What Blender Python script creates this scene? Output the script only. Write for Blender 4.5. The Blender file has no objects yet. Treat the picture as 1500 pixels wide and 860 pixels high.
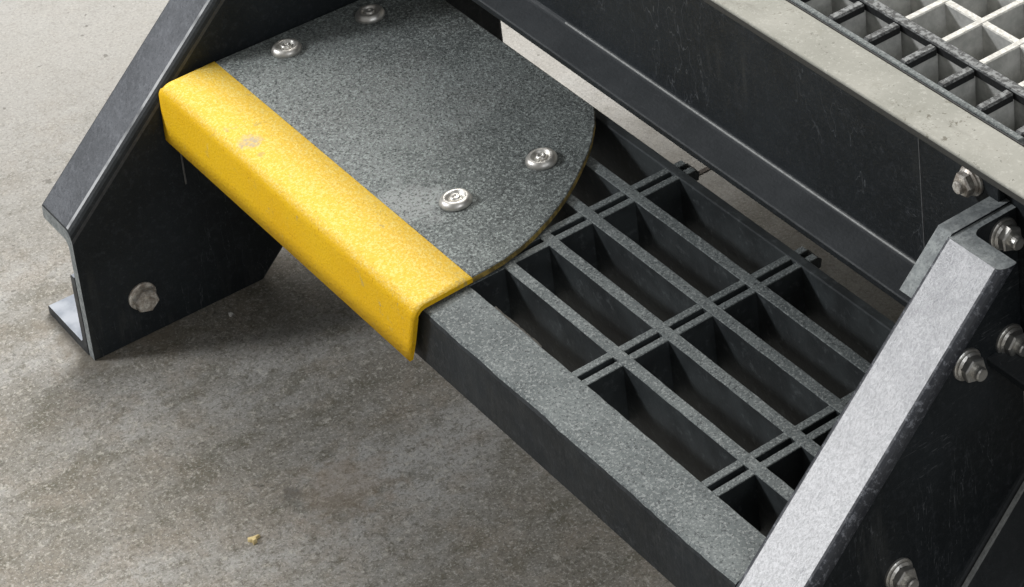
import bpy, bmesh, math, random
from mathutils import Vector, Matrix, noise
random.seed(4)
S = bpy.context.scene
COL = S.collection
ZT = 0.224                                   # height of the tread top over the floor; all z below are given from the tread top

# ------------------------------------------------------------------ camera
cam_d = bpy.data.cameras.new("camera"); cam = bpy.data.objects.new("camera", cam_d); COL.objects.link(cam)
RM = Matrix(((0.65464267, 0.75470496, -0.04316707), (0.25886143, -0.27745967, -0.92520641), (-0.71023499, 0.5945053, -0.37700094)))
right, down, fwd = RM[0], RM[1], RM[2]
cam.matrix_world = Matrix(((right.x, -down.x, -fwd.x, 1.39065346), (right.y, -down.y, -fwd.y, -0.83133041),
                           (right.z, -down.z, -fwd.z, 1.26318755 + ZT), (0, 0, 0, 1)))
cam_d.sensor_fit = 'HORIZONTAL'; cam_d.sensor_width = 36
cam_d.lens = 4084.0762 / 1500 * 36
cam_d.shift_x = (750 - 1384.92) / 1500
cam_d.shift_y = (-685.52 - 430) / 1500
cam_d.clip_start = 0.05; cam_d.clip_end = 200
S.camera = cam

# ------------------------------------------------------------------ light of the hall
world = bpy.data.worlds.new("World"); S.world = world; world.use_nodes = True
bg = world.node_tree.nodes["Background"]; bg.inputs[0].default_value = (0.98, 0.97, 0.94, 1); bg.inputs[1].default_value = 0.21
def area(name, loc, target, sx, sy, power, color):
    l = bpy.data.lights.new(name, 'AREA'); l.shape = 'RECTANGLE'; l.size = sx; l.size_y = sy; l.energy = power; l.color = color
    o = bpy.data.objects.new(name, l); COL.objects.link(o); o.location = loc
    o.rotation_euler = (Vector(target) - Vector(loc)).to_track_quat('-Z', 'Y').to_euler()
    return o
area("hall_ceiling_lamp", (-2.2, 2.2, 3.8), (-0.4, 0.1, 0), 3.2, 3.2, 305, (1.0, 0.97, 0.93))
area("hall_window", (0.26 - 0.61 * 5, 0.03 - 0.60 * 5, 0.3 + 0.50 * 5), (0.26, 0.03, 0.3), 0.9, 0.6, 138, (0.97, 0.98, 1.0))
area("added_fill_light", (5.0, -0.6, 3.4), (0.2, 0, 0.2), 3.0, 2.0, 55, (0.93, 0.96, 1.0))  # added fill for the right-hand faces, no lamp known there
vs = S.view_settings; S.display_settings.display_device = 'sRGB'
vs.view_transform = 'Standard'; vs.look = 'None'; vs.gamma = 1; vs.exposure = 0; vs.use_curve_mapping = False

# ------------------------------------------------------------------ materials
class NT:
    def __init__(self, name):
        self.m = bpy.data.materials.new(name); self.m.use_nodes = True
        self.t = self.m.node_tree; self.b = self.t.nodes["Principled BSDF"]
        self.pos = self.t.nodes.new('ShaderNodeNewGeometry').outputs['Position']
    def n(self, kind, **kw):
        nd = self.t.nodes.new(kind)
        for k, v in kw.items(): setattr(nd, k, v)
        return nd
    def put(self, sock, v):
        if isinstance(v, bpy.types.NodeSocket): self.t.links.new(v, sock)
        elif isinstance(v, (tuple, list)) and len(v) == 3 and sock.type == 'RGBA': sock.default_value = (*v, 1)
        else: sock.default_value = v
    def noise(self, scale, detail=3, rough=.55, stretch=None, off=0.0):
        vec = self.pos
        mp = self.n('ShaderNodeMapping'); self.put(mp.inputs[0], vec)
        if stretch: mp.inputs['Scale'].default_value = stretch
        mp.inputs['Location'].default_value = (off, off * .7, off * .3)
        nz = self.n('ShaderNodeTexNoise'); self.put(nz.inputs['Vector'], mp.outputs[0])
        nz.inputs['Scale'].default_value = scale; nz.inputs['Detail'].default_value = detail; nz.inputs['Roughness'].default_value = rough
        return nz.outputs[0]
    def ramp(self, v, a, b, lo=0.0, hi=1.0):
        r = self.n('ShaderNodeMapRange', interpolation_type='SMOOTHSTEP')
        self.put(r.inputs[0], v); r.inputs[1].default_value = a; r.inputs[2].default_value = b
        r.inputs[3].default_value = lo; r.inputs[4].default_value = hi
        return r.outputs[0]
    def mix(self, f, a, b):
        x = self.n('ShaderNodeMix', data_type='RGBA'); self.put(x.inputs[0], f); self.put(x.inputs[6], a); self.put(x.inputs[7], b)
        return x.outputs[2]
    def math(self, op, a, b=0.0):
        x = self.n('ShaderNodeMath', operation=op); self.put(x.inputs[0], a); self.put(x.inputs[1], b); return x.outputs[0]
    def blob(self, p, r, amp=.6, nscale=60):
        """worn, dirty or painted-shade spot of radius r round the world point p, with a ragged rim"""
        d = self.n('ShaderNodeVectorMath', operation='DISTANCE'); self.put(d.inputs[0], self.pos); d.inputs[1].default_value = (p[0], p[1], p[2] + ZT)
        n = self.noise(nscale, 4, .6)
        e = self.math('ADD', d.outputs['Value'], self.math('MULTIPLY', self.math('SUBTRACT', n, .5), r * amp * 3))
        return self.ramp(e, r * .35, r, 1, 0)
    def up(self, a=.3, b=.8):
        g = self.n('ShaderNodeNewGeometry'); s = self.n('ShaderNodeSeparateXYZ'); self.put(s.inputs[0], g.outputs['Normal'])
        return self.ramp(s.outputs[2], a, b)
    def bump(self, h, strength, dist):
        x = self.n('ShaderNodeBump'); x.inputs['Strength'].default_value = strength; x.inputs['Distance'].default_value = dist
        self.put(x.inputs['Height'], h); self.t.links.new(x.outputs[0], self.b.inputs['Normal'])
    def done(self, color, rough=.6, metal=0.0, spec=None):
        self.put(self.b.inputs['Base Color'], color); self.put(self.b.inputs['Roughness'], rough); self.b.inputs['Metallic'].default_value = metal
        if spec is not None: self.b.inputs['Specular IOR Level'].default_value = spec
        return self.m

def m_flat(name, c, r):
    t = NT(name); v = t.mix(t.ramp(t.noise(300, 3), .35, .65), tuple(x * .7 for x in c), c); return t.done(v, r)
def m_frp():                                  # dark blue grey pultruded profiles, scuffed, a little dust, extra light painted on up-facing faces
    t = NT("dark_pultruded_profile")
    c = t.mix(t.ramp(t.noise(9, 4), .35, .7), (.011, .014, .016), (.020, .025, .029))
    c = t.mix(t.ramp(t.noise(160, 3, .7), .50, .75, 0, .5), c, (.045, .05, .058))
    c = t.mix(t.ramp(t.noise(420, 2, .6), .60, .74, 0, .3), c, (.07, .078, .085))
    c = t.mix(t.math('MULTIPLY', t.ramp(t.noise(60, 4, .65, stretch=(1, 1, .12), off=71), .52, .68), t.ramp(t.noise(6, 3, off=72), .45, .65, 0, .5)), c, (.06, .062, .06))
    c = t.mix(t.math('MULTIPLY', t.up(.25, .95), t.ramp(t.noise(24, 5, .65, off=3), .25, .75, .42, .66)), c, (.115, .122, .128))
    for off, st_ in ((0, (1, .25, 3.0)), (60, (1, 3.0, .35))):                     # fine scratches
        sc = t.noise(34, 3, .6, stretch=st_, off=off)
        m_ = t.math('MULTIPLY', t.ramp(t.math('ABSOLUTE', t.math('SUBTRACT', sc, .5)), .0012, .004, 1, 0), t.ramp(t.noise(8, 3, off=off + 5), .50, .66, 0, .55))
        c = t.mix(m_, c, (.14, .15, .16))
    t.bump(t.noise(350, 3, .6), .35, .0012)
    return t.done(c, t.ramp(t.noise(60, 4), .3, .7, .50, .68), spec=.32)
def m_worn_sheen():                                 # the same profile, scuffed, with its bright sheen painted into the colour
    t = NT("scuffed_profile_painted_sheen")
    fib = t.noise(480, 3, .75, stretch=(1.3, .8, .8))
    c = t.mix(t.ramp(fib, .36, .60), (.42, .425, .44), (.60, .605, .625))
    c = t.mix(t.ramp(t.noise(300, 3, .75, stretch=(1.6, .6, .6), off=5), .60, .70, 0, .5), c, (.30, .305, .325))
    c = t.mix(t.ramp(t.noise(13, 4, .6, off=2), .45, .75, 0, .2), c, (.30, .305, .325))
    sep = t.n('ShaderNodeSeparateXYZ'); t.put(sep.inputs[0], t.pos)
    c = t.mix(t.math('MULTIPLY', t.ramp(t.noise(45, 5, .75, off=12), .25, .75, .35, 1), t.ramp(sep.outputs[2], ZT + .0, ZT + .15, .0, .9)), c, (.21, .215, .23))   # sheen painted weaker towards the top
    crack = t.noise(30, 3, .6, stretch=(3.2, .5, .5), off=11)
    c = t.mix(t.math('MULTIPLY', t.ramp(t.math('ABSOLUTE', t.math('SUBTRACT', crack, .5)), .002, .006, .6, 0), t.ramp(t.noise(20, 3, off=15), .48, .58)), c, (.16, .165, .185))
    t.bump(fib, .4, .0012)
    return t.done(c, t.ramp(fib, .3, .7, .38, .30), spec=.8)
def m_bracket():                              # bracket with the reflection on its flat leg painted pale
    t = NT("floor_bracket_painted_sheen")
    c = t.mix(t.ramp(t.noise(160, 3, .7), .4, .7), (.02, .024, .028), (.055, .06, .066))
    c = t.mix(t.up(.6, .9), c, t.mix(t.ramp(t.noise(45, 4), .35, .65), (.26, .29, .34), (.42, .45, .50)))
    return t.done(c, .5)
def m_pale_edge():                               # pale line along the rounded edge
    t = NT("pale_edge_line")
    c = t.mix(t.ramp(t.noise(18, 4, .7), .36, .62), (.05, .055, .06), (.42, .43, .44))
    return t.done(c, .5)
def m_cut_lit():                                  # sawn ends, chalky, with the light on them painted into the tone
    t = NT("sawn_end_painted_light")
    c = t.mix(t.ramp(t.noise(120, 4, .7), .35, .65), (.19, .21, .215), (.33, .355, .355))
    c = t.mix(t.ramp(t.noise(420, 2, .7), .5, .66, 0, .6), c, (.13, .14, .145))
    t.bump(t.noise(300, 3), .35, .001)
    return t.done(c, .7)
def m_scuff():                                # left flange: scuffed by boots but still dark
    t = NT("scuffed_dark_flange")
    c = t.mix(t.ramp(t.noise(22, 4, .6), .35, .65), (.050, .056, .066), (.095, .103, .118))
    c = t.mix(t.ramp(t.noise(200, 4, .75), .48, .70, 0, .6), c, (.15, .16, .18))
    c = t.mix(t.ramp(t.noise(420, 3, .75, off=5), .52, .66, 0, .7), c, (.03, .033, .04))
    t.bump(t.noise(330, 3, .7), .4, .0012)
    return t.done(c, .5)
def m_fleck():                                # chipped edge of the worn flange
    t = NT("chipped_edge")
    c = t.mix(t.ramp(t.noise(240, 5, .8), .50, .66), (.020, .023, .030), (.20, .21, .235))
    c = t.mix(t.ramp(t.noise(20, 3, off=4), .4, .6, 0, .35), c, (.07, .075, .085))
    return t.done(c, .5)
def m_side():                                 # bare dark sides of the grating bars
    t = NT("dark_grating_side")
    c = t.mix(t.ramp(t.noise(25, 4), .35, .7), (.018, .022, .024), (.044, .052, .055))
    c = t.mix(t.ramp(t.noise(130, 4, .7), .54, .74, 0, .5), c, (.12, .135, .14))
    t.bump(t.noise(300, 3), .3, .001)
    return t.done(c, .6)
def m_grit_grey():                            # sanded tops of the grating bars
    t = NT("grey_grit_top")
    c = t.mix(t.ramp(t.noise(30, 4), .3, .7), (.100, .115, .116), (.155, .175, .174))
    c = t.mix(t.ramp(t.noise(520, 2, .7), .50, .64, 0, .85), c, (.28, .30, .296))
    c = t.mix(t.ramp(t.noise(480, 2, .7, off=9), .54, .68, 0, .85), c, (.035, .04, .043))
    t.bump(t.noise(480, 2, .7), .6, .0015)
    return t.done(c, .75)
def m_plate():                                # black and grey grit of the cover plate
    t = NT("charcoal_grit_plate")
    c = t.mix(t.ramp(t.noise(11, 4, .6), .35, .68), (.092, .104, .102), (.152, .170, .166))
    c = t.mix(t.ramp(t.noise(14, 3, off=7), .52, .75, 0, .35), c, (.085, .080, .072))
    dust = t.math('MAXIMUM', t.blob((-.255, -.018, .006), .040, .6, 45), t.math('MULTIPLY', t.blob((-.40, .0, .006), .16, .5, 20), .35))
    c = t.mix(t.math('MULTIPLY', dust, .75), c, (.36, .375, .37))
    c = t.mix(t.ramp(t.noise(450, 3, .8), .48, .62, 0, .88), c, (.36, .40, .385))
    c = t.mix(t.ramp(t.noise(440, 3, .8, off=9), .50, .63, 0, .85), c, (.022, .026, .026))
    for q in ((-.515, .0195), (-.5125, .0975), (-.229, .0855), (-.230, .0085)):    # grime caught round the screws
        c = t.mix(t.math('MULTIPLY', t.blob((*q, .006), .0185, .25, 150), .6), c, (.022, .022, .020))
    t.bump(t.noise(460, 2, .75), .7, .0018)
    return t.done(c, .72)
def m_yellow():
    t = NT("yellow_grit_nosing")
    c = t.mix(t.ramp(t.noise(16, 4), .3, .7), (.94, .54, .006), (.98, .60, .010))
    dusty = t.up(.35, .9)
    c = t.mix(t.math('MULTIPLY', dusty, .4), c, (.76, .60, .18))
    c = t.mix(t.math('MULTIPLY', t.ramp(t.noise(450, 2, .7), .46, .62, 0, .75), t.math('ADD', t.math('MULTIPLY', dusty, .9), .08)), c, (.93, .76, .25))
    c = t.mix(t.ramp(t.noise(430, 2, .7, off=9), .58, .70, 0, .6), c, (.66, .31, .004))
    w = t.blob((-.4153, -.0675, .006), .0125, .55, 160)
    c = t.mix(t.math('MULTIPLY', w, t.ramp(t.noise(260, 3, .7, off=6), .3, .6, .25, .85)), c, (.50, .43, .34))
    w2 = t.math('MULTIPLY', t.ramp(t.noise(90, 5, .75, off=14), .57, .66), t.ramp(t.noise(16, 3, off=21), .48, .62, 0, .7))
    c = t.mix(w2, c, (.52, .40, .16))
    c = t.mix(t.ramp(t.noise(70, 5, .75, off=4), .63, .74, 0, .4), c, (.85, .68, .22))
    t.bump(t.noise(430, 2, .7), .55, .0015)
    return t.done(c, .75, spec=.2)
def m_edge():                                 # resin edge of the plate, ochre where it was cut
    t = NT("ochre_cut_edge")
    c = t.mix(t.ramp(t.noise(90, 4, .7), .4, .62), (.16, .12, .040), (.48, .34, .085))
    return t.done(c, .7)
def m_cream():
    t = NT("dusty_cream_flange")
    c = t.mix(t.ramp(t.noise(13, 4), .3, .7), (.25, .25, .215), (.345, .34, .30))
    c = t.mix(t.ramp(t.noise(330, 3, .7), .52, .70, 0, .5), c, (.46, .455, .41))
    c = t.mix(t.ramp(t.noise(45, 5, .7, off=3), .54, .74, 0, .5), c, (.21, .205, .165))
    c = t.mix(t.ramp(t.noise(230, 3, .7, off=8), .63, .71, 0, .8), c, (.11, .105, .085))
    sm = t.noise(20, 5, .7, stretch=(.5, 2.2, 1), off=33)                     # foot marks
    c = t.mix(t.ramp(sm, .54, .68, 0, .45), c, (.15, .145, .12))
    c = t.mix(t.math('MULTIPLY', t.ramp(t.noise(140, 4, .75, off=35), .58, .66), t.ramp(t.noise(9, 3, off=36), .48, .6)), c, (.13, .12, .09))
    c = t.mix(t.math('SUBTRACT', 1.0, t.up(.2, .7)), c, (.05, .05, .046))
    t.bump(t.noise(300, 3), .35, .001)
    return t.done(c, .7)
def m_grating():
    t = NT("pale_sanded_grating")
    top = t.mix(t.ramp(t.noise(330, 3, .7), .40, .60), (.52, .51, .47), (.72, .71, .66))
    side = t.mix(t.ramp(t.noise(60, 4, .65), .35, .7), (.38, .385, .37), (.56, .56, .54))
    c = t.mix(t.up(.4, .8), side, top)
    t.bump(t.noise(330, 3), .5, .0012)
    return t.done(c, .7)
def m_black():
    t = NT("black_sealed_edge")
    top = t.mix(t.ramp(t.noise(260, 3, .7), .42, .60), (.040, .042, .042), (.22, .23, .23))
    c = t.mix(t.up(.5, .85), (.010, .011, .012), top)
    t.bump(t.noise(260, 3), .5, .0015)
    return t.done(c, .7)
def m_steel():
    t = NT("stainless_steel")
    c = t.mix(t.ramp(t.noise(140, 3), .35, .7), (.62, .60, .56), (.80, .79, .75))
    return t.done(c, t.ramp(t.noise(200, 3), .3, .7, .34, .50), .85)
def m_dullsteel():
    t = NT("dusty_bolt_steel")
    c = t.mix(t.ramp(t.noise(170, 4, .7), .4, .65), (.42, .37, .32), (.82, .79, .73))
    return t.done(c, t.ramp(t.noise(120, 3), .3, .7, .3, .5), .35)
def m_floor():
    t = NT("stained_concrete")
    c = t.mix(t.ramp(t.noise(2.3, 5, .6), .3, .7), (.345, .338, .320), (.415, .407, .386))
    soil_shade = t.blob((-.24, -.27, -.224), .80, .22, 6)         # real stains, with the shade round the stairs painted in too
    def amt(v, k, base): return t.math('MULTIPLY', v, t.math('ADD', t.math('MULTIPLY', soil_shade, k), base))
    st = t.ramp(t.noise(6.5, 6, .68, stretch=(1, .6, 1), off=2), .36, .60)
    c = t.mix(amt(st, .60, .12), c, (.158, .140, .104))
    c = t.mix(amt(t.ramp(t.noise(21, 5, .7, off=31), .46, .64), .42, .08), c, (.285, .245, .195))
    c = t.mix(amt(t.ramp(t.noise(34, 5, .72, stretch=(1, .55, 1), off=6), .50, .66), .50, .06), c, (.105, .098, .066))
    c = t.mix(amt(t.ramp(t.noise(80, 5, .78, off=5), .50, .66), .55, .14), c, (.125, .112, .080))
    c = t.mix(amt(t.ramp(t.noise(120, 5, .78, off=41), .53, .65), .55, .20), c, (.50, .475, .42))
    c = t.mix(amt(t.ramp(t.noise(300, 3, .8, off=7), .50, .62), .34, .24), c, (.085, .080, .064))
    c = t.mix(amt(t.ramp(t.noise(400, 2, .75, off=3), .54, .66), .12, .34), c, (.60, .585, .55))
    c = t.mix(t.math('MULTIPLY', t.blob((-.2896, -.1337, -.224), .010, .7, 160), .6), c, (.09, .085, .075))
    c = t.mix(t.math('MULTIPLY', t.blob((-.262, -.10, -.224), .05, .6, 60), .3), c, (.30, .22, .15))
    for q in ((-.552, -.176), (-.585, -.172), (-.625, -.168), (-.64, -.135), (-.548, -.12)):      # dirt packed along the foot
        c = t.mix(t.math('MULTIPLY', t.blob((*q, -.224), .030, .7, 70), .5), c, (.17, .145, .11))
    drag = t.noise(30, 6, .75, stretch=(2.2, .36, 1), off=17)          # drag marks
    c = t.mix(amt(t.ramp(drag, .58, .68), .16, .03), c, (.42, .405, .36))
    hair = t.noise(13, 5, .7, off=51)
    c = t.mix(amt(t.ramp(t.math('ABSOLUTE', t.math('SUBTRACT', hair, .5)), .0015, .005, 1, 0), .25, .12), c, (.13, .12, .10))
    pit = t.noise(95, 2, .5, off=23)
    c = t.mix(t.ramp(pit, .71, .77, 0, .6), c, (.10, .095, .08))
    t.bump(t.math('SUBTRACT', t.noise(260, 4, .7), t.ramp(pit, .70, .78)), .35, .0014)
    return t.done(c, t.ramp(t.noise(20, 4), .3, .7, .5, .7), spec=.35)
PALE_EDGE = m_pale_edge()
BRKT = m_bracket(); CUT_LIT = m_cut_lit(); FAINT = m_flat('faint_edge_line', (.06, .064, .07), .5); FLECK = m_fleck()
FRP, WORN_SHEEN, SIDE, GRIT, PLATE, YEL = m_frp(), m_worn_sheen(), m_side(), m_grit_grey(), m_plate(), m_yellow()
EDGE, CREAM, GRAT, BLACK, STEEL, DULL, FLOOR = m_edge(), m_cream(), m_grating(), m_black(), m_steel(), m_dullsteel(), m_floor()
CHIP = m_flat("pale_amber_chip", (.90, .72, .36), .6); PALE = m_flat("pale_fleck", (.75, .74, .70), .7)
BLACKTOP = GRIT; INK = m_flat("black_seam", (.012, .012, .012), .7); DARK_LINE = m_flat("dark_line", (.12, .10, .085), .8); EDGE_LINE = m_flat('dim_edge_line', (.12, .125, .13), .6); LIP = m_flat("brown_ledge", (.075, .07, .058), .7); HIGHLIGHT = m_flat("painted_highlight", (.34, .35, .34), .5); DRIP = m_flat("dry_resin", (.17, .17, .165), .5)

# ------------------------------------------------------------------ mesh helpers (coordinates: x along the tread, y up the stairs, z over the tread top)
WL = {}
def link(name, bm, mats, parent=None, org=None, smooth=False, label=None):
    """one mesh object from a bmesh in scene coordinates; its origin goes to org"""
    bmesh.ops.recalc_face_normals(bm, faces=bm.faces)
    if org is None:
        xs = [v.co.x for v in bm.verts]; ys = [v.co.y for v in bm.verts]; zs = [v.co.z for v in bm.verts]
        org = ((min(xs) + max(xs)) / 2, (min(ys) + max(ys)) / 2, min(zs))
    org = Vector(org)
    for v in bm.verts: v.co -= org
    me = bpy.data.meshes.new(name); bm.to_mesh(me); bm.free()
    for m in (mats if isinstance(mats, (list, tuple)) else [mats]): me.materials.append(m)
    if smooth:
        me.polygons.foreach_set('use_smooth', [True] * len(me.polygons))
    o = bpy.data.objects.new(name, me); COL.objects.link(o)
    place(o, org + Vector((0, 0, ZT)), parent)
    if label: o['label'] = label
    return o
def place(o, wloc, parent):
    WL[o] = Vector(wloc)
    if parent: o.parent = parent; o.location = WL[o] - WL[parent]
    else: o.location = WL[o]
def dup(o, shift, parent, rot=None):
    c = o.copy(); COL.objects.link(c); place(c, WL[o] + Vector(shift), parent)
    return c
def thing(name, loc, label, cat):
    o = bpy.data.objects.new(name, None); COL.objects.link(o); o.empty_display_size = .1
    place(o, loc, None); o['label'] = label; o['category'] = cat
    return o
def bevel(bm, off, seg=2, ang=30):
    es = [e for e in bm.edges if len(e.link_faces) == 2 and e.calc_face_angle(0) > math.radians(ang)]
    bmesh.ops.bevel(bm, geom=es, offset=off, segments=seg, profile=.5, affect='EDGES', clamp_overlap=True)
def box(x0, x1, y0, y1, z0, z1, b=0.0, seg=2):
    bm = bmesh.new(); bmesh.ops.create_cube(bm, size=1)
    for v in bm.verts:
        v.co = Vector(((x0 + x1) / 2 + v.co.x * (x1 - x0), (y0 + y1) / 2 + v.co.y * (y1 - y0), (z0 + z1) / 2 + v.co.z * (z1 - z0)))
    if b: bevel(bm, b, seg)
    return bm
def fillet(pts, seg=4):
    """closed 2-D polygon, points (u, v, radius) -> rounded point list"""
    out = []
    n = len(pts)
    for i in range(n):
        p = Vector(pts[i][:2]); r = pts[i][2] if len(pts[i]) > 2 else 0
        if r <= 0: out.append(p); continue
        a = (Vector(pts[i - 1][:2]) - p).normalized(); b = (Vector(pts[(i + 1) % n][:2]) - p).normalized()
        th = a.angle(b); d = r / math.tan(th / 2); c = p + (a + b).normalized() * (r / math.sin(th / 2))
        v0 = p + a * d - c; v1 = p + b * d - c; tot = v0.angle_signed(v1)
        for k in range(seg + 1):
            ang = -tot * k / seg
            out.append(c + Vector((v0.x * math.cos(ang) - v0.y * math.sin(ang), v0.x * math.sin(ang) + v0.y * math.cos(ang))))
    return out
def sweep(poly, f0, f1, mats_by_face=None):
    """prism between the 3-D images f0(p) and f1(p) of a 2-D polygon"""
    bm = bmesh.new()
    a = [bm.verts.new(f0(p)) for p in poly]; b = [bm.verts.new(f1(p)) for p in poly]
    bm.faces.new(a); bm.faces.new(b[::-1])
    n = len(poly)
    for i in range(n): bm.faces.new((a[i], b[i], b[(i + 1) % n], a[(i + 1) % n]))
    return bm
def cut(bm, co, no):
    r = bmesh.ops.bisect_plane(bm, geom=bm.verts[:] + bm.edges[:] + bm.faces[:], plane_co=co, plane_no=no, clear_outer=True)
    es = [e for e in r['geom_cut'] if isinstance(e, bmesh.types.BMEdge)]
    if es: bmesh.ops.edgenet_fill(bm, edges=es)
def lathe(prof, axis, at, seg=24):
    """prof: (radius, height) pairs along the axis 'x+', 'x-', 'y-', 'z+'"""
    bm = bmesh.new(); rings = []
    ax = {'x+': Vector((1, 0, 0)), 'x-': Vector((-1, 0, 0)), 'y-': Vector((0, -1, 0)), 'z+': Vector((0, 0, 1))}[axis]
    u = Vector((0, 0, 1)) if abs(ax.z) < .5 else Vector((1, 0, 0)); w = ax.cross(u)
    for r, h in prof:
        if r < 1e-6: rings.append([bm.verts.new(Vector(at) + ax * h)]); continue
        rings.append([bm.verts.new(Vector(at) + ax * h + (u * math.cos(2 * math.pi * k / seg) + w * math.sin(2 * math.pi * k / seg)) * r) for k in range(seg)])
    for A, B in zip(rings, rings[1:]):
        for k in range(seg):
            a0, a1 = A[k % len(A)], A[(k + 1) % seg % len(A)]; b0, b1 = B[k % len(B)], B[(k + 1) % seg % len(B)]
            fs = [v for i, v in enumerate((a0, a1, b1, b0)) if v not in (a0, a1, b1, b0)[:i]]
            if len(fs) > 2:
                try: bm.faces.new(fs)
                except ValueError: pass
    return bm
def join(*bms):
    out = bmesh.new()
    for b in bms:
        me = bpy.data.meshes.new("t"); b.to_mesh(me); out.from_mesh(me); b.free(); bpy.data.meshes.remove(me)
    return out
def hexa(af, h0, h1, axis, at, spin=0.0, ch=.0012):
    R = af / math.sqrt(3)
    bm = lathe([(0, h0), (R, h0), (R, h1 - ch), (R * .90, h1), (0, h1)], axis, at, 6)
    ax = {'x+': 'X', 'x-': 'X', 'y-': 'Y', 'z+': 'Z'}[axis]
    bmesh.ops.rotate(bm, cent=Vector(at), matrix=Matrix.Rotation(spin, 3, ax), verts=bm.verts)
    return bm

# ------------------------------------------------------------------ the floor
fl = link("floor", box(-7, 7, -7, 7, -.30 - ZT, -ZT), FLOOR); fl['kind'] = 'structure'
jt = link("floor_dark_line", box(-.4095, -.4045, .27, 2.4, -ZT - .004, -ZT + .0012), DARK_LINE); jt['kind'] = 'structure'  # thin dark line laid on the floor

# ------------------------------------------------------------------ the stair flight
STAIR = thing("stair_flight", (-.157, -.174, 0), "dark grey stair flight with sloping channel sides and one yellow edged grating step", "stairs")
XL, XR = -.548, .2340                         # inner faces of the two side channels
TW, FW, DP = .0095, .056, .203                # web, flange and depth of the side channels
def stringer(x0, s, y0, k, mats, label, ztop):
    n = math.sqrt(1 + k * k); d = Vector((0, k / n, 1 / n)); h = Vector((0, -1 / n, k / n)); FW = .056 if s < 0 else .0535
    sec = fillet([(0, 0, .0088 if s < 0 else .0045), (FW, 0, .0025 if s < 0 else .0058), (FW, -TW, .0015), (TW, -TW, .006), (TW, -DP + TW, .006), (FW, -DP + TW, .0015), (FW, -DP, .0025), (0, -DP, .004)], 5)
    base = Vector((x0, y0, 0))
    f = lambda L: (lambda p: base + Vector((s * p[0], 0, 0)) + h * p[1] + d * L)
    bm = sweep(sec, f(-.6), f(.7))
    cut(bm, (0, -.1755, 0), (0, -1, 0)); cut(bm, (0, 0, -ZT + .0005), (0, 0, -1))
    cut(bm, (0, .1622, 0), (0, 1, 0)); cut(bm, (0, 0, ztop), (0, 0, 1))
    bm.normal_update()
    for fc in bm.faces:                       # the outer side of the top flange
        c = fc.calc_center_median() - base; nh = fc.normal.dot(h); a = c.dot(h)
        if abs(nh) > .997 and a > -.004: fc.material_index = 1
        elif abs(fc.normal.dot(d)) < .2 and a > -.0105:                      # rounded edges of the top flange
            if abs(c.x) < .0095:
                if s > 0: fc.material_index = 2
                elif .96 < nh < .997 or nh < .20: fc.material_index = 2 if nh > .5 else 3
            elif s > 0: fc.material_index = 2
        if abs(fc.normal.z) > .97 and c.z > 0 or fc.normal.y < -.97: fc.material_index = 4
    es = [e for e in bm.edges if all(abs(v.co.y + .1755) < 1e-5 for v in e.verts) and all((v.co - base).dot(h) > -.006 for v in e.verts)]
    if es: bmesh.ops.bevel(bm, geom=es, offset=.0045, segments=3, profile=.5, affect='EDGES', clamp_overlap=True)
    es = [e for e in bm.edges if len(e.link_faces) == 2 and e.calc_face_angle(0) > math.radians(40)]
    bmesh.ops.bevel(bm, geom=es, offset=.0011, segments=2, profile=.5, affect='EDGES', clamp_overlap=True)
    return link("stringer", bm, mats, STAIR, (x0, -.1755, -ZT), label=label)
SL = stringer(XL, -1, -.080, 1.0, [FRP, m_scuff(), PALE_EDGE, FAINT, CUT_LIT], None, .182)
SR = stringer(XR, 1, -.076, 1.1, [FRP, WORN_SHEEN, FLECK, FLECK, CUT_LIT], "right hand side channel with a pale sheen painted on its worn top flange", .1685)

def foot(x, s, parent):                       # angle foot on the outer side of the web
    sec = fillet([(0, 0, .002), (.078, 0, .002), (.078, .009, .003), (.008, .009, .005), (.008, .079, .003), (0, .079, .001)])
    bm = sweep(sec, lambda p: Vector((x + s * p[0], -.176, -ZT + p[1])), lambda p: Vector((x + s * p[0], -.070, -ZT + p[1])))
    bevel(bm, .001, 1, 60)
    return link("floor_bracket", bm, BRKT, parent)
foot(XL - TW - .0005, -1, SL); foot(XR + TW + .0005, 1, SR)
drip = link("resin_drip", box(XL, XL + .0007, -.0733, -.0719, -.0985, -.050, .0002, 1), DRIP, SL)

def nut(x, y, z, spin, parent, name="hex_bolt", axis='x+', mat=STEEL, stud=.009, sc=1.0):
    at = (x, y, z)
    w = lathe([(0, 0), (.0125 * sc, 0), (.0125 * sc, .0016), (.0118 * sc, .0022), (0, .0022)], axis, at, 28)
    hx = hexa(.0172 * sc, .0022, .0115 * sc, axis, at, spin)
    fl_ = lathe([(.0095 * sc, .0022), (.0110 * sc, .0022), (.0110 * sc, .0036), (.0092 * sc, .0050)], axis, at, 28)
    st = lathe([(.0052 * sc, .010), (.0052 * sc, .0115 * sc + stud - .001), (.0044 * sc, .0115 * sc + stud), (0, .0115 * sc + stud)], axis, at, 18)
    bm = join(w, hx, fl_, st)
    return link(name, bm, mat, parent, (x, y, z))
XO = XR + TW
for y, z, sp in ((.1135, .0700, .23), (.1510, .0690, .33), (.1495, .1545, .12), (.0465, -.0625, .20)):
    nut(XO, y, z, sp, SR, stud=.006, sc=.92)
def flange_highlight():
    n = math.sqrt(1 + 1.21); d = Vector((0, 1.1 / n, 1 / n)); h = Vector((0, -1 / n, 1.1 / n)); o = Vector((XO, -.076, 0)) + h * (-DP + TW)
    f = lambda L: (lambda p: o + Vector((p[0], 0, 0)) + h * p[1] + d * L)
    return sweep([(.0050, .0001), (.0075, .0001), (.0072, .0020), (.0050, .0026)], f(-.09), f(.145))
link("added_pale_line", flange_highlight(), HIGHLIGHT, SR)  # added strip: highlight of the lower flange fillet put into pale colour
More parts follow.
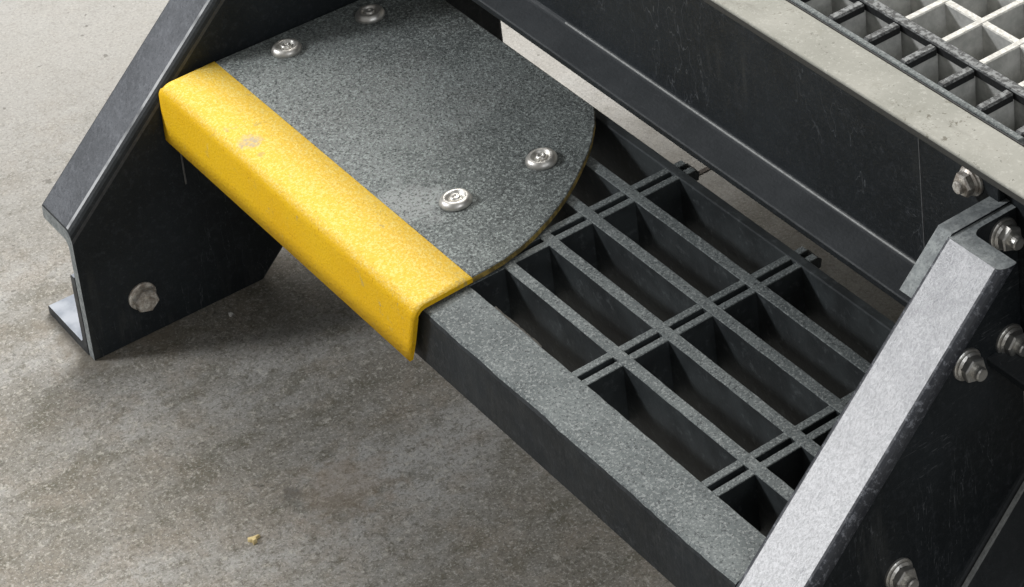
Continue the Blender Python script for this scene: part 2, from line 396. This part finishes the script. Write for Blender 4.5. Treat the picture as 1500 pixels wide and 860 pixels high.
# head of the foot bolt on the inner face of the left side
at = (XL, -.1265, -.1835)
bm = join(lathe([(0, 0), (.0122, 0), (.0122, .0016), (.0112, .0024), (0, .0024)], 'x+', at, 28), hexa(.0185, .0024, .0125, 'x+', at, .22, .0022),
          lathe([(0, .0120), (.0058, .0120), (.0050, .0160), (0, .0164)], 'x+', at, 16))
link("hex_bolt", bm, DULL, SL, at)

# --- the grating step
TREAD = link("tread", box(XL + .001, XR - .001, .1545, .1625, -.050, -.0004, .001), [SIDE], STAIR)      # flat bar along its back edge
def front_bar():
    N = 240; bm = bmesh.new(); rows = []
    for i in range(N + 1):
        x = XL + .0008 + (XR - XL - .0016) * i / N
        j = noise.noise(Vector((x * 34, 1.3, 0))) * .0011 + noise.noise(Vector((x * 130, 4.1, 0))) * .0006
        jj = noise.noise(Vector((x * 60, 7.7, 2))) * .0005
        sec = [(-.0350, -.0475), (-.0350 + jj, -.0008), (-.0358 + jj, -.0001), (-.045, .0003 + jj * .3), (-.060, .0), (-.0722 + j * .6, -.0002), (-.0742 + j, -.0016 + jj), (-.0752 + j * .5, -.0040), (-.0765, -.0470), (-.0750, -.0485), (-.0365, -.0485)]
        rows.append([bm.verts.new((x, p[0], p[1])) for p in sec])
    for A, B in zip(rows, rows[1:]):
        n = len(A)
        for q in range(n):
            f = bm.faces.new((A[q], A[(q + 1) % n], B[(q + 1) % n], B[q])); f.material_index = 1 if 1 <= q <= 5 else 0
    bm.faces.new(rows[0]); bm.faces.new(rows[-1][::-1])
    return bm
link("front_bar", front_bar(), [FRP, GRIT], TREAD)
def ibar():
    N = 60; bm = bmesh.new(); rows = []
    for i in range(N + 1):
        x = XL + .0012 + (XR - XL - .0024) * i / N
        j = noise.noise(Vector((x * 70, 9.1, 0))) * .0004; j2 = noise.noise(Vector((x * 75, 3.3, 5))) * .0004
        sec = [(-.0046 + j, -.0006), (-.0040 + j, -.0001), (.0040 + j2, -.0001), (.0046 + j2, -.0006), (.0044, -.0065), (.0042, -.0500),
               (-.0042, -.0500), (-.0044, -.0065)]
        rows.append([bm.verts.new((x, p[0], p[1])) for p in sec])
    for A, B in zip(rows, rows[1:]):
        n = len(A)
        for q in range(n):
            f = bm.faces.new((A[q], A[(q + 1) % n], B[(q + 1) % n], B[q])); f.material_index = 1 if q <= 2 else 0
    bm.faces.new(rows[0]); bm.faces.new(rows[-1][::-1])
    return bm
b0 = link("bearing_bar", ibar(), [SIDE, GRIT], TREAD, (0, 0, 0))
for k in (1, 2, 3): dup(b0, (0, k * .03903, (0, -.0002, .0002, -.0001)[k]), TREAD)
def crossrod(ye=.1702, dx=0.0):                               # two thin strips side by side, a dark groove between
    bms = []
    for c in (dx - .0062, dx + .0062):
        b = box(c - .0035, c + .0035, -.0353, ye, -.0490, -.0008, .0005, 1)
        for f in b.faces:
            if f.normal.z > .6: f.material_index = 1
        bms.append(b)
    bms.append(box(dx - .0028, dx + .0028, -.0350, ye - .004, -.0180, -.0085))
    return join(*bms)
def crossrod_mats(bm):
    bm.normal_update()
    for f in bm.faces: f.material_index = 1 if f.normal.z > .6 and f.calc_center_median().z > -.003 else 0
    return bm
r0 = link("cross_rod", crossrod_mats(crossrod()), [SIDE, GRIT], TREAD, (0, 0, 0))
for k in (-1, 1): dup(r0, (k * .1524, 0, 0), TREAD)
r2 = link("cross_rod", crossrod_mats(crossrod(.1535, -.3048)), [SIDE, GRIT], TREAD, (-.3048, 0, 0)); dup(r2, (-.1524, 0, 0), TREAD)
def endnub():
    b = box(-.0085, .0085, .1628, .1745, -.013, -.004, .002)
    for v in b.verts: v.co += Vector((noise.noise(v.co * 300) * .0012, noise.noise(v.co * 260 + Vector((3, 1, 2))) * .0015, noise.noise(v.co * 280 + Vector((7, 1, 2))) * .0012))
    return b
e0 = link("rod_end", endnub(), SIDE, TREAD, (0, 0, 0))
for k in (-1, 1): dup(e0, (k * .1524, 0, 0), TREAD)

for x0, x1, y in ((-.112, -.050, -.0350), (-.100, .010, .0034), (-.092, -.030, .0425)):     # short brown ledges added beside the bars
    b = box(x0, x1, y + .0004, y + .0028, -.012, -.0032, 0)
    bmesh.ops.subdivide_edges(b, edges=[e for e in b.edges if abs(e.verts[0].co.x - e.verts[1].co.x) > .01], cuts=16)
    for v in b.verts:
        if v.co.y > y + .001: v.co.y += noise.noise(v.co * 220) * .0012
    link("bar_ledge", b, LIP, TREAD)
# --- the cover plate with its yellow nosing
def plate_outline():
    arc = [(-.1422, -.0330), (-.1424, -.0200), (-.1440, -.0040), (-.1480, .0130), (-.1535, .0285), (-.1630, .0490), (-.1705, .0620), (-.1785, .0750), (-.1880, .0880),
           (-.1985, .1010), (-.2130, .1180), (-.2240, .1290), (-.2430, .1450), (-.2600, .1560), (-.2640, .1570)]
    return [(-.5425, -.0330)] + arc + [(-.5425, .1570)]
bm = sweep(plate_outline(), lambda p: Vector((p[0], p[1], .0012)), lambda p: Vector((p[0], p[1], .0062)))
bm.normal_update()
for f in bm.faces: f.material_index = 0 if abs(f.normal.z) > .7 else 1
es = [e for e in bm.edges if all(v.co.z > .006 for v in e.verts)]
bmesh.ops.bevel(bm, geom=es, offset=.0007, segments=1, profile=.5, affect='EDGES')
COVER = link("tread_cover", bm, [PLATE, EDGE], STAIR, (-.34, .06, .0012), label="charcoal gritted cover plate with a rounded end and a yellow front strip, screwed to the step")
def nosing():
    R, T = .0105, .0036
    yf = -.0835; top = .0063; pro = [(-.0328, top), (yf + R, top)]
    for k in range(1, 9):
        a = math.pi / 2 * k / 8; pro.append((yf + R - R * math.sin(a), top - R + R * math.cos(a)))
    pro.append((yf - .0005, -.030)); pro.append((yf - .001, -.0475))
    inner = [(p[0] + T * (0 if i < 2 else min(1, (i - 1) / 8)), p[1] - T * (1 if i < 2 else max(0, math.cos(math.pi / 2 * (i - 1) / 8)))) for i, p in enumerate(pro)]
    inner[0] = (pro[0][0], top - T)
    inner[-1] = (pro[-1][0] + T * .8, pro[-1][1] + .0006)
    bm = bmesh.new(); N = 60; rows = []
    for i in range(N + 1):
        row = []
        for lst in (pro, inner[::-1]):
            for (y, z) in lst:
                dz = max(0, top - z); xl = -.5428 - min(.0025, dz * .25) + (.002 if dz < .004 and y < -.06 else 0); xr = -.1405 + .002 * max(0, (-.033 - y) / .05) - .32 * max(0, dz - .006)
                row.append(bm.verts.new((xl + (xr - xl) * i / N, y, z)))
        rows.append(row)
    for A, B in zip(rows, rows[1:]):
        n = len(A)
        for q in range(n): bm.faces.new((A[q], A[(q + 1) % n], B[(q + 1) % n], B[q]))
    bm.faces.new(rows[0]); bm.faces.new(rows[-1][::-1])
    return bm
NOSE = link("nosing_strip", nosing(), YEL, COVER, smooth=False, label="yellow gritted nosing strip bent over the front of the step")
NOSE.data.polygons.foreach_set('use_smooth', [len(p.vertices) == 4 for p in NOSE.data.polygons])
def screw_bm(at):
    cup = lathe([(.0126, 0), (.0128, .0012), (.0122, .0030), (.0108, .0048), (.0094, .0056), (.0082, .0057), (.0070, .0050), (.0062, .0036), (.0056, .0030), (0, .0030)], 'z+', at, 36)
    core = lathe([(.0046, .0030), (.0045, .0044), (.0036, .0056), (.0020, .0061), (.0017, .0048), (0, .0048)], 'z+', at, 20)
    return join(cup, core)
s0 = link("screw", screw_bm((-.515, .0195, .0062)), STEEL, COVER, (-.515, .0195, .0062), smooth=True)
for (x, y) in ((-.5125, .0975), (-.229, .0855), (-.230, .0085)): q = dup(s0, (x + .515, y - .0195, 0), COVER); q.rotation_euler = (random.uniform(-.035, .035), random.uniform(-.035, .035), random.uniform(0, 6))

# --- angle brackets that tie the side channels to the platform
def bracket(xi, s, y0, k):
    """xi inner face of the web, s the direction away from it along the tread"""
    side = [(.1625, .1700), (y0 + k * .1700 + .001, .1700), (y0 + k * .1380 + .001, .1380), (y0 + k * .1380 + .018, .120), (.1625, .070)]
    a = sweep(side, lambda p: Vector((xi - s * .0034, p[0], p[1])), lambda p: Vector((xi + s * .0098, p[0], p[1])))
    b = box(*sorted((xi + s * .0004, xi + s * .0800)), .1562, .1626, .070, .2040)
    bevel(a, .0008, 1); bevel(b, .0008, 1)
    o = join(a, b); o.normal_update()
    for f in o.faces:
        if f.normal.z > .4: f.material_index = 1  # up-facing faces take the tone with painted light
    return link("angle_bracket", o, [FRP, CUT_LIT], STAIR)
BL = bracket(XL, 1, -.080, 1.0); BR = bracket(XR, -1, -.076, 1.1)
link("added_pale_line", box(.1528, .1542, .1555, .1563, .076, .2030, .0003, 1), EDGE_LINE, BR)  # added strip for the pale worn edge of the bracket leg
nut(.2075, .1562, .1745, .4, BR, axis='y-', mat=DULL, stud=.004, sc=.88)
nut(-.5215, .1562, .1745, .4, BL, axis='y-', mat=DULL, stud=.004, sc=.88)

# ------------------------------------------------------------------ the platform behind
X0, X1 = -.66, .62
YF, YW, ZP, ZB = .1310, .1630, .2138, .0580
PLAT = thing("platform", (-.02, .5, 0), "raised platform with a cream topped edge channel and pale square mesh grating behind the step", "platform")
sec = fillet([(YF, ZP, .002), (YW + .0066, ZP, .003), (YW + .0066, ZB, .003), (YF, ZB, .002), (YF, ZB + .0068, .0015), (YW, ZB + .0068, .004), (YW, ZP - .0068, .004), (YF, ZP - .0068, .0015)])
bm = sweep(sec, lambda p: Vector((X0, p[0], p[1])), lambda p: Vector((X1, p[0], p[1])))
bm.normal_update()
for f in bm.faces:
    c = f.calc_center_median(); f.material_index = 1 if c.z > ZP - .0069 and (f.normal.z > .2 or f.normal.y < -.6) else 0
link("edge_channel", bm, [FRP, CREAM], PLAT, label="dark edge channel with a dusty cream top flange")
link("added_pale_line", box(-.30, .153, YW - .0022, YW - .0002, ZB + .0070, ZB + .0088, .0006, 1), HIGHLIGHT, PLAT)  # added strip: highlight on the channel's inner fillet, painted pale
M_, GX, GY = .03916, .0355, .2109             # mesh of the molded grating and one of its nodes
NI = range(-17, 15); NJ = range(-1, 29)
GR = link("mesh_grating", box(X0 + .004, X1 - .004, GY + 28.8 * M_, GY + 28.8 * M_ + .006, ZP - .040, ZP - .0005, .001), GRAT, PLAT)
def taper(x0, x1, y0, y1, z0, z1, axis, w1, mat):
    b = box(x0, x1, y0, y1, z0, z1)
    for v in b.verts:                         # molded bars are thinner at the bottom
        if v.co.z < (z0 + z1) / 2:
            if axis == 'x': v.co.y = (y0 + y1) / 2 + (v.co.y - (y0 + y1) / 2) * w1
            else: v.co.x = (x0 + x1) / 2 + (v.co.x - (x0 + x1) / 2) * w1
    bevel(b, .0009, 1)
    return b
HW = .0032
yb = None
for i in NI:                                  # bars running up the stairs direction
    x = GX + i * M_
    y0 = GY + HW if x < .235 else YW + .0072
    o = link("mesh_bar", taper(x - HW, x + HW, y0 - .002, GY + 28.8 * M_, ZP - .038, ZP - .0004, 'y', .7, GRAT), GRAT, GR)
for j in NJ:
    y = GY + j * M_
    if j == -1: continue
    o = link("mesh_bar", taper(X0 + .004, X1 - .004, y - HW, y + HW, ZP - .038, ZP - .0009, 'x', .7, GRAT), GRAT, GR)
# front row: the cut edge of the grating, sealed black along its top
link("sealed_edge", join(box(X0 + .004, .2435, YW + .0074, YW + .0090, ZP - .0090, ZP - .0020, .0004, 1)), INK, GR)
link("sealed_edge", join(box(X0 + .004, .2375, GY - HW - .0014, GY + HW + .0008, ZP - .0075, ZP + .0002, .0010, 1)), BLACK, GR, label="black sealed top of the first cross bar")
for i in NI:
    x = GX + i * M_
    if x > .235: continue
    link("mesh_bar", taper(x - HW, x + HW, YW + .0074, GY - HW - .001, ZP - .038, ZP - .006, 'y', .7, GRAT), GRAT, GR)
    link("sealed_edge", box(x - HW - .0006, x + HW + .0006, YW + .0140, GY - HW - .0018, ZP - .0078, ZP - .0003, .0014, 1), BLACK, GR)
link("mesh_bar", box(X0 + .004, .2375, YW + .0094, YW + .0140, ZP - .038, ZP - .0012, .0006, 1), BLACKTOP, GR, label="grey grit topped front bar of the grating")
link("added_light_blocker", box(X0 + .004, X1 - .004, YW + .0075, GY + 28.8 * M_, ZP - .0430, ZP - .0385, .0005, 1), GRAT, PLAT)  # added unseen sheet: darkens the floor gap, brightens the mesh cells
def post(x, y):
    sec = fillet([(x - .035, y - .035, .004), (x + .035, y - .035, .004), (x + .035, y + .035, .004), (x - .035, y + .035, .004)], 3)
    return link("post", sweep(sec, lambda p: Vector((p[0], p[1], -ZT)), lambda p: Vector((p[0], p[1], ZP - .0432))), FRP, PLAT)
p0 = post(-.583, .2075)
for x, y in ((.560, .2075), (.560, 1.26), (-.583, 1.26)): dup(p0, (x + .583, y - .2075, 0), PLAT)

# ------------------------------------------------------------------ crumbs on the floor
def crumb(x, y, r, seed, flat):
    bm = bmesh.new(); bmesh.ops.create_icosphere(bm, subdivisions=2, radius=r)
    for v in bm.verts:
        k = 1 + .55 * noise.noise(v.co * (1.1 / r) + Vector((seed, 2, 1))) + .35 * noise.noise(v.co * (2.6 / r) + Vector((seed, 5, 1)))
        v.co = Vector((v.co.x * k, v.co.y * k * .7, max(-r * flat * .5, v.co.z * flat * k)))
    lo = min(v.co.z for v in bm.verts)
    for v in bm.verts: v.co += Vector((x, y, -ZT - lo))
    return bm
def shard(x, y):
    top = [(-.0062, -.0030), (-.0010, -.0052), (.0030, -.0026), (.0072, -.0034), (.0060, .0012), (.0018, .0020), (.0012, .0070), (-.0016, .0060), (-.0030, .0012)]
    bm = sweep(top, lambda p: Vector((x + p[0] * .8, y + p[1] * .8, -ZT)), lambda p: Vector((x + p[0] * .72, y + p[1] * .72, -ZT + .0022 + p[0] * .25)))
    bevel(bm, .0004, 1)
    return bm
c = link("wood_chip", shard(-.263, -.180), CHIP); c['label'] = "small pale amber chip lying on the open concrete floor in front of the step"; c['category'] = "chip"
c = link("paint_fleck", crumb(-.5237, -.0632, .0030, 8, .5), PALE); c['label'] = "tiny pale fleck on the shaded floor below the yellow nosing"; c['category'] = "fleck"
